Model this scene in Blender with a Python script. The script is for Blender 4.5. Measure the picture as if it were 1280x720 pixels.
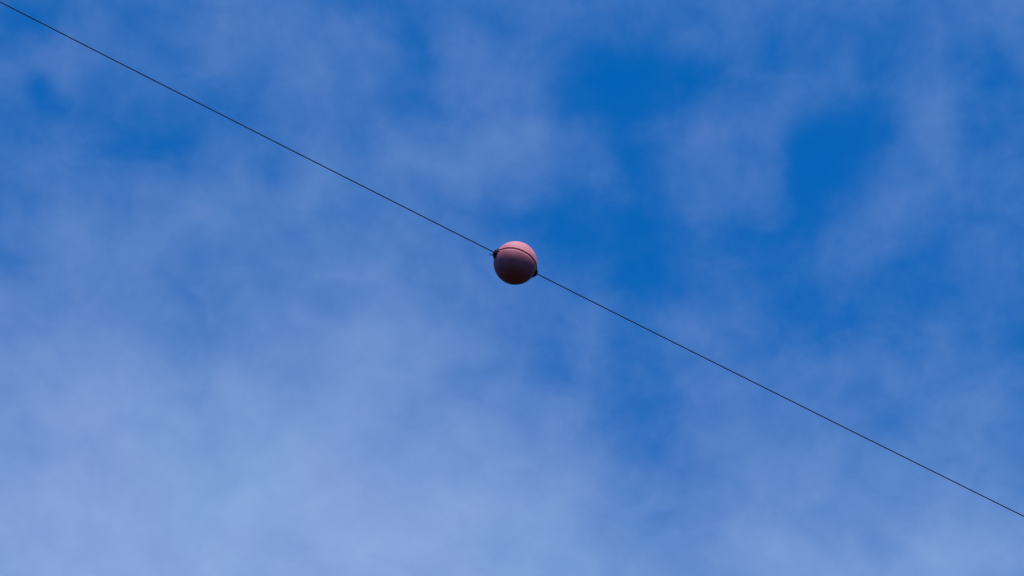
import bpy, bmesh, math, random
from mathutils import Vector, Matrix

for o in list(bpy.data.objects):
    bpy.data.objects.remove(o)
scene = bpy.context.scene
random.seed(7)

# ------------------------------------------------------------------ camera
ELEV = math.radians(37.0)                 # the camera looks up at the line
LENS, SENSOR = 200.0, 36.0
cam_d = bpy.data.cameras.new('camera')
cam = bpy.data.objects.new('camera', cam_d)
scene.collection.objects.link(cam)
cam_d.lens = LENS
cam_d.sensor_width = SENSOR
cam_d.clip_start = 0.1
cam_d.clip_end = 20000
CAM = Vector((0, 0, 1.6))
cam.location = CAM
cam.rotation_euler = (math.pi / 2 + ELEV, 0, 0)
scene.camera = cam
RIGHT = Vector((1, 0, 0))
UP = Vector((0, -math.sin(ELEV), math.cos(ELEV)))
FWD = Vector((0, math.cos(ELEV), math.sin(ELEV)))


def ray(px, py):
    """direction through a pixel of the 1280 x 720 photograph (depth along FWD = 1)"""
    k = SENSOR / LENS / 1280.0
    return FWD + RIGHT * ((px - 640) * k) + UP * ((360 - py) * k)


# ------------------------------------------------------------------ sun and sky
SUN_EL, SUN_ROT = math.radians(67), math.radians(156)
sun_dir = Vector((math.cos(SUN_EL) * math.sin(SUN_ROT), math.cos(SUN_EL) * math.cos(SUN_ROT), math.sin(SUN_EL)))
sun_d = bpy.data.lights.new('sun', 'SUN')
sun_d.energy = 4.9
sun_d.angle = math.radians(26.0)           # veiled by the thin cloud
sun_d.color = (1.0, 0.95, 0.92)
sun = bpy.data.objects.new('sun', sun_d)
sun.rotation_euler = sun_dir.to_track_quat('Z', 'Y').to_euler()
sun.location = (0, -20, 90)
scene.collection.objects.link(sun)

world = bpy.data.worlds.new('World')
scene.world = world
world.use_nodes = True
nt = world.node_tree
nt.nodes.clear()
N, L = nt.nodes, nt.links


def node(kind, **kw):
    n = N.new(kind)
    for k, v in kw.items():
        setattr(n, k, v)
    return n


def math_(op, a, b=None, clamp=False):
    n = node('ShaderNodeMath', operation=op, use_clamp=clamp)
    for i, v in enumerate((a, b)):
        if v is None:
            continue
        if isinstance(v, (int, float)):
            n.inputs[i].default_value = v
        else:
            L.new(v, n.inputs[i])
    return n.outputs[0]


STRENGTH = 0.15
sky = node('ShaderNodeTexSky', sky_type='NISHITA', sun_disc=False, sun_elevation=SUN_EL, sun_rotation=SUN_ROT)
sky.altitude = 300
sky.air_density = 1.0
sky.dust_density = 0.3
sky.ozone_density = 1.6
grade = node('ShaderNodeHueSaturation')    # deep, saturated blue of the clear patches
grade.inputs['Saturation'].default_value = 1.45
grade.inputs['Value'].default_value = 1.10
tint = node('ShaderNodeMix', data_type='RGBA', blend_type='MULTIPLY')
tint.inputs[0].default_value = 1
tint.inputs[7].default_value = (0.97, 0.91, 1.0, 1)
L.new(sky.outputs[0], tint.inputs[6])
L.new(tint.outputs[2], grade.inputs['Color'])

# thin cloud on a level sheet above the viewer: direction -> point of the sheet
tc = node('ShaderNodeTexCoord')
sep = node('ShaderNodeSeparateXYZ')
L.new(tc.outputs['Generated'], sep.inputs[0])
zc = math_('MAXIMUM', sep.outputs[2], 0.06)
comb = node('ShaderNodeCombineXYZ')
L.new(math_('DIVIDE', sep.outputs[0], zc), comb.inputs[0])
L.new(math_('DIVIDE', sep.outputs[1], zc), comb.inputs[1])
P0 = comb.outputs[0]


def noise(scale, detail, rough, vec, off=0.0, distort=0.0):
    n = node('ShaderNodeTexNoise', noise_dimensions='3D')
    mp = node('ShaderNodeVectorMath', operation='MULTIPLY_ADD')
    L.new(vec, mp.inputs[0])
    mp.inputs[1].default_value = (1.0, 0.62, 1.0)     # streets of cloud drawn out along the wind
    mp.inputs[2].default_value = (off, off * 1.7, off * 0.31)
    L.new(mp.outputs[0], n.inputs['Vector'])
    n.inputs['Scale'].default_value = scale
    n.inputs['Detail'].default_value = detail
    n.inputs['Roughness'].default_value = rough
    n.inputs['Distortion'].default_value = distort
    return n


# ragged edges: shift the lookup by turbulent noise
warp = noise(16, 3, 0.55, P0, 3.1)
wc = node('ShaderNodeVectorMath', operation='SUBTRACT')
L.new(warp.outputs['Color'], wc.inputs[0])
wc.inputs[1].default_value = (0.5, 0.5, 0.5)
ws = node('ShaderNodeVectorMath', operation='SCALE')
L.new(wc.outputs[0], ws.inputs[0])
ws.inputs['Scale'].default_value = 0.055
wa = node('ShaderNodeVectorMath', operation='ADD')
L.new(P0, wa.inputs[0])
L.new(ws.outputs[0], wa.inputs[1])
P = wa.outputs[0]


def sheet(px, py):
    d = ray(px, py)
    return Vector((d.x / d.z, d.y / d.z))


# banks of cloud and clear gaps: (px, py, radius x, radius y, turn in degrees, thickness)
BANKS = [
    # broad veil, thickest low on the left
    (60, 720, 430, 260, -10, 0.64), (480, 690, 260, 150, 0, 0.34), (330, 480, 260, 110, 8, 0.20),
    (110, 430, 90, 70, 0, 0.12), (470, 410, 80, 45, 10, 0.14), (640, 660, 130, 100, 35, 0.10),
    (1040, 730, 280, 100, 0, 0.40), (1230, 700, 90, 60, 0, 0.16), (910, 570, 90, 70, 0, 0.12),
    (980, 465, 70, 45, 30, 0.12), (870, 395, 50, 40, 0, 0.10), (1200, 470, 70, 50, 0, 0.08),
    # puffs above
    (310, 45, 70, 70, 0, 0.05), (425, 65, 60, 50, 0, 0.08), (290, 245, 80, 32, 12, 0.12), (560, 205, 60, 40, 0, 0.08),
    (675, 175, 50, 60, 0, 0.10), (150, 320, 90, 50, 0, 0.10), (1150, 140, 60, 95, 0, 0.13), (935, 215, 45, 50, 20, 0.04),
    (1080, 275, 60, 40, 0, 0.07), (930, 110, 60, 60, 0, 0.08), (60, 85, 60, 40, 0, 0.08), (1270, 5, 60, 40, 0, 0.12),
    # gaps
    (5, 30, 35, 35, 0, -0.22), (45, 127, 30, 26, 0, -0.18), (190, 185, 90, 30, 5, -0.13), (515, 50, 28, 75, -15, -0.11),
    (500, 150, 45, 35, 0, -0.08), (830, 90, 80, 45, 0, -0.18), (735, 118, 55, 25, -15, -0.12), (830, 180, 40, 75, 0, -0.13),
    (1020, 200, 60, 55, 0, -0.22), (690, 285, 80, 34, 0, -0.16), (800, 335, 72, 54, 0, -0.19), (990, 275, 40, 25, 0, -0.10),
    (1090, 415, 130, 45, 10, -0.12), (1255, 60, 40, 40, 0, -0.08), (640, 480, 60, 70, 35, -0.06), (770, 520, 60, 90, -15, -0.09), (810, 650, 70, 70, 0, -0.10),
    (1260, 400, 50, 60, 0, -0.06), (10, 300, 40, 60, 0, -0.08),
]
total = None
for (bx, by, rx, ry, turn, amp) in BANKS:
    a = math.radians(-turn)
    c0 = sheet(bx, by)
    ex = sheet(bx + rx * math.cos(a), by - rx * math.sin(a)) - c0
    ey = sheet(bx - ry * math.sin(a), by - ry * math.cos(a)) - c0
    mp = node('ShaderNodeMapping', vector_type='TEXTURE')
    mp.inputs['Location'].default_value = (c0.x, c0.y, 0)
    mp.inputs['Rotation'].default_value = (0, 0, math.atan2(ex.y, ex.x))
    mp.inputs['Scale'].default_value = (ex.length, ey.length, 1)
    L.new(P, mp.inputs['Vector'])
    dt = node('ShaderNodeVectorMath', operation='DOT_PRODUCT')
    L.new(mp.outputs[0], dt.inputs[0])
    L.new(mp.outputs[0], dt.inputs[1])
    g = math_('POWER', math.exp(-0.8), dt.outputs['Value'])
    g = math_('MULTIPLY', g, amp)
    total = g if total is None else math_('ADD', total, g)

big = noise(9, 3, 0.50, P0, 1.3, 0.3)
fine = noise(34, 5, 0.58, P0, 7.7, 0.25)
tuft = noise(70, 5, 0.56, P0, 2.9, 0.45)
wisps = math_('ADD', math_('MULTIPLY', math_('SUBTRACT', big.outputs['Fac'], 0.5), 0.50),
              math_('MULTIPLY', math_('SUBTRACT', fine.outputs['Fac'], 0.5), 0.46))
wisps = math_('ADD', wisps, math_('MULTIPLY', math_('SUBTRACT', tuft.outputs['Fac'], 0.5), 0.27))
cov = math_('ADD', math_('ADD', total, 0.135), wisps)
# soft floor so that gaps level out at clear sky
sm = node('ShaderNodeMath', operation='SMOOTH_MAX')
L.new(cov, sm.inputs[0])
sm.inputs[1].default_value = 0.0
sm.inputs[2].default_value = 0.16
cov = math_('MINIMUM', sm.outputs[0], 1.15)

# cloud: cool white with lavender patches
hue = noise(22, 3, 0.5, P0, 5.5)
cc = node('ShaderNodeMix', data_type='RGBA')
hr = node('ShaderNodeMapRange')
L.new(hue.outputs['Fac'], hr.inputs[0])
hr.inputs[1].default_value = 0.36
hr.inputs[2].default_value = 0.64
L.new(hr.outputs[0], cc.inputs[0])
cc.inputs[6].default_value = (0.268 / STRENGTH, 0.296 / STRENGTH, 0.248 / STRENGTH, 1)
cc.inputs[7].default_value = (0.286 / STRENGTH, 0.288 / STRENGTH, 0.258 / STRENGTH, 1)
lit = node('ShaderNodeMix', data_type='RGBA', blend_type='ADD', clamp_result=False)
sc = node('ShaderNodeVectorMath', operation='SCALE')
L.new(cc.outputs[2], sc.inputs[0])
L.new(cov, sc.inputs['Scale'])
lit.inputs[0].default_value = 1
L.new(grade.outputs[0], lit.inputs[6])
L.new(sc.outputs[0], lit.inputs[7])
bg = node('ShaderNodeBackground')
bg.inputs['Strength'].default_value = STRENGTH
L.new(lit.outputs[2], bg.inputs['Color'])
wo = node('ShaderNodeOutputWorld')
L.new(bg.outputs[0], wo.inputs['Surface'])

vs = scene.view_settings
vs.view_transform = 'Standard'
vs.look = 'None'
vs.exposure = 0
vs.gamma = 1
vs.use_curve_mapping = False


# ------------------------------------------------------------------ materials
def material(name, color, rough=0.6, metallic=0.0, vary=None, scale=8.0, bump=0.0, spec=0.5):
    m = bpy.data.materials.new(name)
    m.use_nodes = True
    t = m.node_tree
    b = t.nodes['Principled BSDF']
    b.inputs['Base Color'].default_value = (*color, 1)
    b.inputs['Roughness'].default_value = rough
    b.inputs['Metallic'].default_value = metallic
    b.inputs['Specular IOR Level'].default_value = spec
    if vary:
        co = t.nodes.new('ShaderNodeTexCoord')
        nz = t.nodes.new('ShaderNodeTexNoise')
        nz.inputs['Scale'].default_value = scale
        nz.inputs['Detail'].default_value = 6
        nz.inputs['Roughness'].default_value = 0.6
        t.links.new(co.outputs['Object'], nz.inputs['Vector'])
        rp = t.nodes.new('ShaderNodeValToRGB')
        rp.color_ramp.elements[0].position = 0.32
        rp.color_ramp.elements[1].position = 0.68
        rp.color_ramp.elements[0].color = (*vary, 1)
        rp.color_ramp.elements[1].color = (*color, 1)
        t.links.new(nz.outputs['Fac'], rp.inputs[0])
        t.links.new(rp.outputs[0], b.inputs['Base Color'])
        if bump:
            bp = t.nodes.new('ShaderNodeBump')
            bp.inputs['Strength'].default_value = bump
            bp.inputs['Distance'].default_value = 0.004
            t.links.new(nz.outputs['Fac'], bp.inputs['Height'])
            t.links.new(bp.outputs[0], b.inputs['Normal'])
    return m


M_SHELL = material('faded_red_plastic', (0.65, 0.23, 0.285), 0.62, vary=(0.50, 0.15, 0.185), scale=7, bump=0.15, spec=0.25)
M_SEAM = material('dark_gasket', (0.48, 0.11, 0.14), 0.9)
M_RUBBER = material('black_rubber', (0.012, 0.012, 0.014), 0.8, vary=(0.02, 0.018, 0.018), scale=30, spec=0.2)
M_STEEL = material('weathered_steel', (0.009, 0.012, 0.026), 0.85, 0.0, vary=(0.006, 0.008, 0.016), scale=20, spec=0.2)
M_WIRE = material('galvanised_wire', (0.07, 0.055, 0.07), 0.5, 0.3)
M_GROUND = material('low_bounce_ground', (0.009, 0.008, 0.006), 0.95, vary=(0.006, 0.006, 0.004), scale=0.05, spec=0.1)  # unseen ground, made near black so the ball's underside stays dark


def obj(name, bm, mat, parent=None, smooth=True):
    me = bpy.data.meshes.new(name)
    bmesh.ops.recalc_face_normals(bm, faces=bm.faces)
    bm.to_mesh(me)
    bm.free()
    me.materials.append(mat)
    if smooth:
        me.polygons.foreach_set('use_smooth', [True] * len(me.polygons))
    o = bpy.data.objects.new(name, me)
    scene.collection.objects.link(o)
    if parent:
        o.parent = parent
    return o


def lathe(profile, n=96, axis='Z', close=False):
    """revolve (radius, height) pairs; a radius of 0 closes to a point"""
    bm = bmesh.new()
    rings = []
    for r, h in profile:
        if r < 1e-6:
            rings.append([bm.verts.new((0, 0, h))])
        else:
            rings.append([bm.verts.new((r * math.cos(2 * math.pi * i / n), r * math.sin(2 * math.pi * i / n), h)) for i in range(n)])
    pairs = list(zip(rings, rings[1:]))
    if close:
        pairs.append((rings[-1], rings[0]))
    for a, b in pairs:
        for i in range(n):
            j = (i + 1) % n
            if len(a) == 1 and len(b) == 1:
                continue
            if len(a) == 1:
                bm.faces.new((a[0], b[i], b[j]))
            elif len(b) == 1:
                bm.faces.new((a[i], a[j], b[0]))
            else:
                bm.faces.new((a[i], a[j], b[j], b[i]))
    if axis == 'X':
        bmesh.ops.transform(bm, matrix=Matrix.Rotation(math.pi / 2, 4, 'Y'), verts=bm.verts)
    return bm


def tube(pts, r, n=8):
    bm = bmesh.new()
    rings = []
    ref = Vector((0.3, 0.2, 1)).normalized()
    for i, p in enumerate(pts):
        t = (pts[min(i + 1, len(pts) - 1)] - pts[max(i - 1, 0)]).normalized()
        u = t.cross(ref).normalized()
        v = t.cross(u)
        rings.append([bm.verts.new(p + (u * math.cos(2 * math.pi * k / n) + v * math.sin(2 * math.pi * k / n)) * r) for k in range(n)])
    for a, b in zip(rings, rings[1:]):
        for k in range(n):
            bm.faces.new((a[k], a[(k + 1) % n], b[(k + 1) % n], b[k]))
    bm.faces.new(rings[0][::-1])
    bm.faces.new(rings[-1])
    return bm


# ------------------------------------------------------------------ ground below the line
bm = bmesh.new()
rings = []
for r in [0.5] + [6 * 1.35 ** k for k in range(23)]:
    ring = []
    for i in range(64):
        a = 2 * math.pi * i / 64
        x, y = r * math.cos(a), r * math.sin(a)
        z = (math.sin(x * 0.021) * math.cos(y * 0.017 + 1) * 0.5) * min(1, r / 60) + random.uniform(-0.05, 0.05)
        if r > 150:                               # unseen rim, added to block low sky light from the ball
            k = min(1, (r - 150) / 1100)
            z += 430 * (k * k * (3 - 2 * k)) * (0.80 + 0.14 * math.sin(3 * a + 1) + 0.10 * math.sin(7 * a) + 0.06 * math.sin(13 * a + 2))
        ring.append(bm.verts.new((x, y, z - 0.02)))
    rings.append(ring)
for a, b in zip(rings, rings[1:]):
    for i in range(64):
        j = (i + 1) % 64
        bm.faces.new((a[i], a[j], b[j], b[i]))
bm.faces.new(rings[0])
ground = obj('ground', bm, M_GROUND)
ground['kind'] = 'structure'

# ------------------------------------------------------------------ where the ball hangs
R = 0.30                                        # a 60 cm marker ball
BALL_PX, BALL_PY, BALL_PR = 644.2, 328.8, 27.3  # centre and radius in the photograph
DIST = R / (BALL_PR * SENSOR / LENS / 1280.0)   # about 78 m away
B = CAM + ray(BALL_PX, BALL_PY) * DIST

# the cable runs to the right and away from the viewer, almost level
slope = 0.5016
aw = 0.17                                       # how far it recedes for each metre across
c_dir = (RIGHT - UP * slope + FWD * aw).normalized()
# the ball's joint lies across the cable, nearly level: the ball leans with the sloping span
n_dir = RIGHT * 0.263 + UP * 0.722 + FWD * 0.64
n_dir = (n_dir - c_dir * n_dir.dot(c_dir)).normalized()
y_dir = n_dir.cross(c_dir)
frame = Matrix((c_dir, y_dir, n_dir)).transposed()

# ------------------------------------------------------------------ cable
SAG = 0.00060                                   # slight hang of the span


def cable_point(s):
    p = B + c_dir * s
    return p + Vector((0, 0, SAG * s * s))


RC = 0.0081
bm = bmesh.new()
prev = None
nprof = 14
s = -110.0
side = c_dir.cross(Vector((0, 0, 1))).normalized()
while s <= 110.0:
    p = cable_point(s)
    t = (cable_point(s + 0.01) - p).normalized()
    u = t.cross(Vector((0, 0, 1))).normalized()
    v = t.cross(u)
    tw = s * 2 * math.pi / 0.55
    ring = []
    for k in range(nprof):
        a = 2 * math.pi * k / nprof
        r = RC * (1.0 if k % 2 else 0.86)            # seven twisted strands
        ring.append(bm.verts.new(p + (u * math.cos(a + tw) + v * math.sin(a + tw)) * r))
    if prev:
        for k in range(nprof):
            bm.faces.new((prev[k], prev[(k + 1) % nprof], ring[(k + 1) % nprof], ring[k]))
    else:
        bm.faces.new(ring[::-1])
    prev = ring
    s += 0.06
bm.faces.new(prev)
cable = obj('overhead_cable', bm, M_STEEL)
cable['label'] = 'thin dark twisted steel cable running diagonally across the blue sky'
cable['category'] = 'cable'

# ------------------------------------------------------------------ marker ball
ball = bpy.data.objects.new('marker_ball', None)
scene.collection.objects.link(ball)
ball.matrix_world = Matrix.Translation(B) @ frame.to_4x4()
ball['label'] = 'faded pink red marker ball clamped around the overhead cable'
ball['category'] = 'marker ball'

G = 0.0095                                      # half height of the joint between the shells


def shell_profile(sign):
    pr = []
    for i in range(0, 33):                       # crown to flange
        a = math.pi / 2 * (1 - i / 32)
        z = R * math.sin(a)
        if z < G + (0.018 if sign > 0 else 0.026):
            break
        pr.append((R * math.cos(a) if i else 0.0, sign * z))
    f = R + 0.0020
    if sign > 0:                                 # skirt of the upper shell overhangs the joint
        pr += [(R * 0.9985, (G + 0.0165)), (f, (G + 0.0120)), (f + 0.0008, (G - 0.0010)), (f - 0.0015, G - 0.0035), (R - 0.030, G - 0.002)]
    else:                                        # rounded shoulder of the lower shell
        pr += [(R * 0.9975, -(G + 0.0230)), (R * 0.9940, -(G + 0.0150)), (R * 0.9880, -(G + 0.0060)), (R * 0.978, -(G + 0.0010)), (R - 0.030, -G)]
    pr += [(R - 0.034, sign * (G + 0.006))]
    return pr


upper = obj('upper_shell', lathe(shell_profile(1), 128), M_SHELL, ball)
upper['label'] = 'pale pink upper half shell facing the sky'
lower = obj('lower_shell', lathe(shell_profile(-1), 128), M_SHELL, ball)
lower['label'] = 'shaded maroon lower half shell'
obj('joint_gasket', lathe([(R - 0.036, -G - 0.003), (R - 0.006, -G + 0.0005), (R - 0.0015, 0), (R - 0.004, G - 0.0040), (R - 0.036, G + 0.003)], 128, close=True), M_SEAM, ball)

# bolts that hold the shells together, standing in the joint
for k, deg in enumerate((-152, -120, -77, -32, 28, 66, 114, 150)):
    bt = lathe([(0.0, -0.026), (0.007, -0.026), (0.007, -0.016), (0.0045, -0.016), (0.0045, 0.010), (0.0, 0.010)], 6)
    a = math.radians(deg)
    bmesh.ops.translate(bt, vec=(math.cos(a) * (R - 0.010), math.sin(a) * (R - 0.010), 0), verts=bt.verts)
    obj('bolt', bt, M_SEAM, ball, smooth=False)

# clamps where the cable enters and leaves: rubber cushion, steel jaw, keeper bolts
for sgn in (-1, 1):
    cush = lathe([(0.0, 0.258), (0.066, 0.258), (0.075, 0.276), (0.077, 0.296), (0.070, 0.311), (0.046, 0.318), (0.024, 0.336), (0.0110, 0.342), (0.0, 0.342)], 40, axis='X')
    if sgn < 0:
        bmesh.ops.transform(cush, matrix=Matrix.Rotation(math.pi, 4, 'Z'), verts=cush.verts)
    cl = obj('cable_clamp', cush, M_RUBBER, ball)
    for q in (-1, 1):
        jb = bmesh.new()
        bmesh.ops.create_cube(jb, size=1)
        bmesh.ops.scale(jb, vec=(0.030, 0.062, 0.018), verts=jb.verts)
        bmesh.ops.translate(jb, vec=(sgn * 0.322, 0, q * 0.023), verts=jb.verts)
        bmesh.ops.bevel(jb, geom=jb.edges[:], offset=0.003, segments=1, affect='EDGES')
        obj('jaw', jb, M_RUBBER, cl, smooth=False)
        # ear of the shell that grips the cushion
        eb = bmesh.new()
        bmesh.ops.create_cube(eb, size=1)
        bmesh.ops.scale(eb, vec=(0.034, 0.034, 0.016), verts=eb.verts)
        bmesh.ops.bevel(eb, geom=eb.edges[:], offset=0.005, segments=2, affect='EDGES')
        bmesh.ops.translate(eb, vec=(sgn * 0.274, -0.090, q * 0.018), verts=eb.verts)
        obj('flange_ear', eb, M_SHELL, upper if q > 0 else lower)

# end of the binding wire that sticks out at one clamp
corners = [Vector((-0.318, 0.024, -0.040)), Vector((-0.358, 0.028, -0.052)), Vector((-0.376, 0.027, -0.049)), Vector((-0.373, 0.023, -0.043)), Vector((-0.335, 0.010, -0.022))]
pts = []
for a, b in zip(corners, corners[1:]):
    pts += [a.lerp(b, k / 4) for k in range(4)]
pts.append(corners[-1])
obj('binding_wire', tube(pts, 0.0040), M_WIRE, ball)
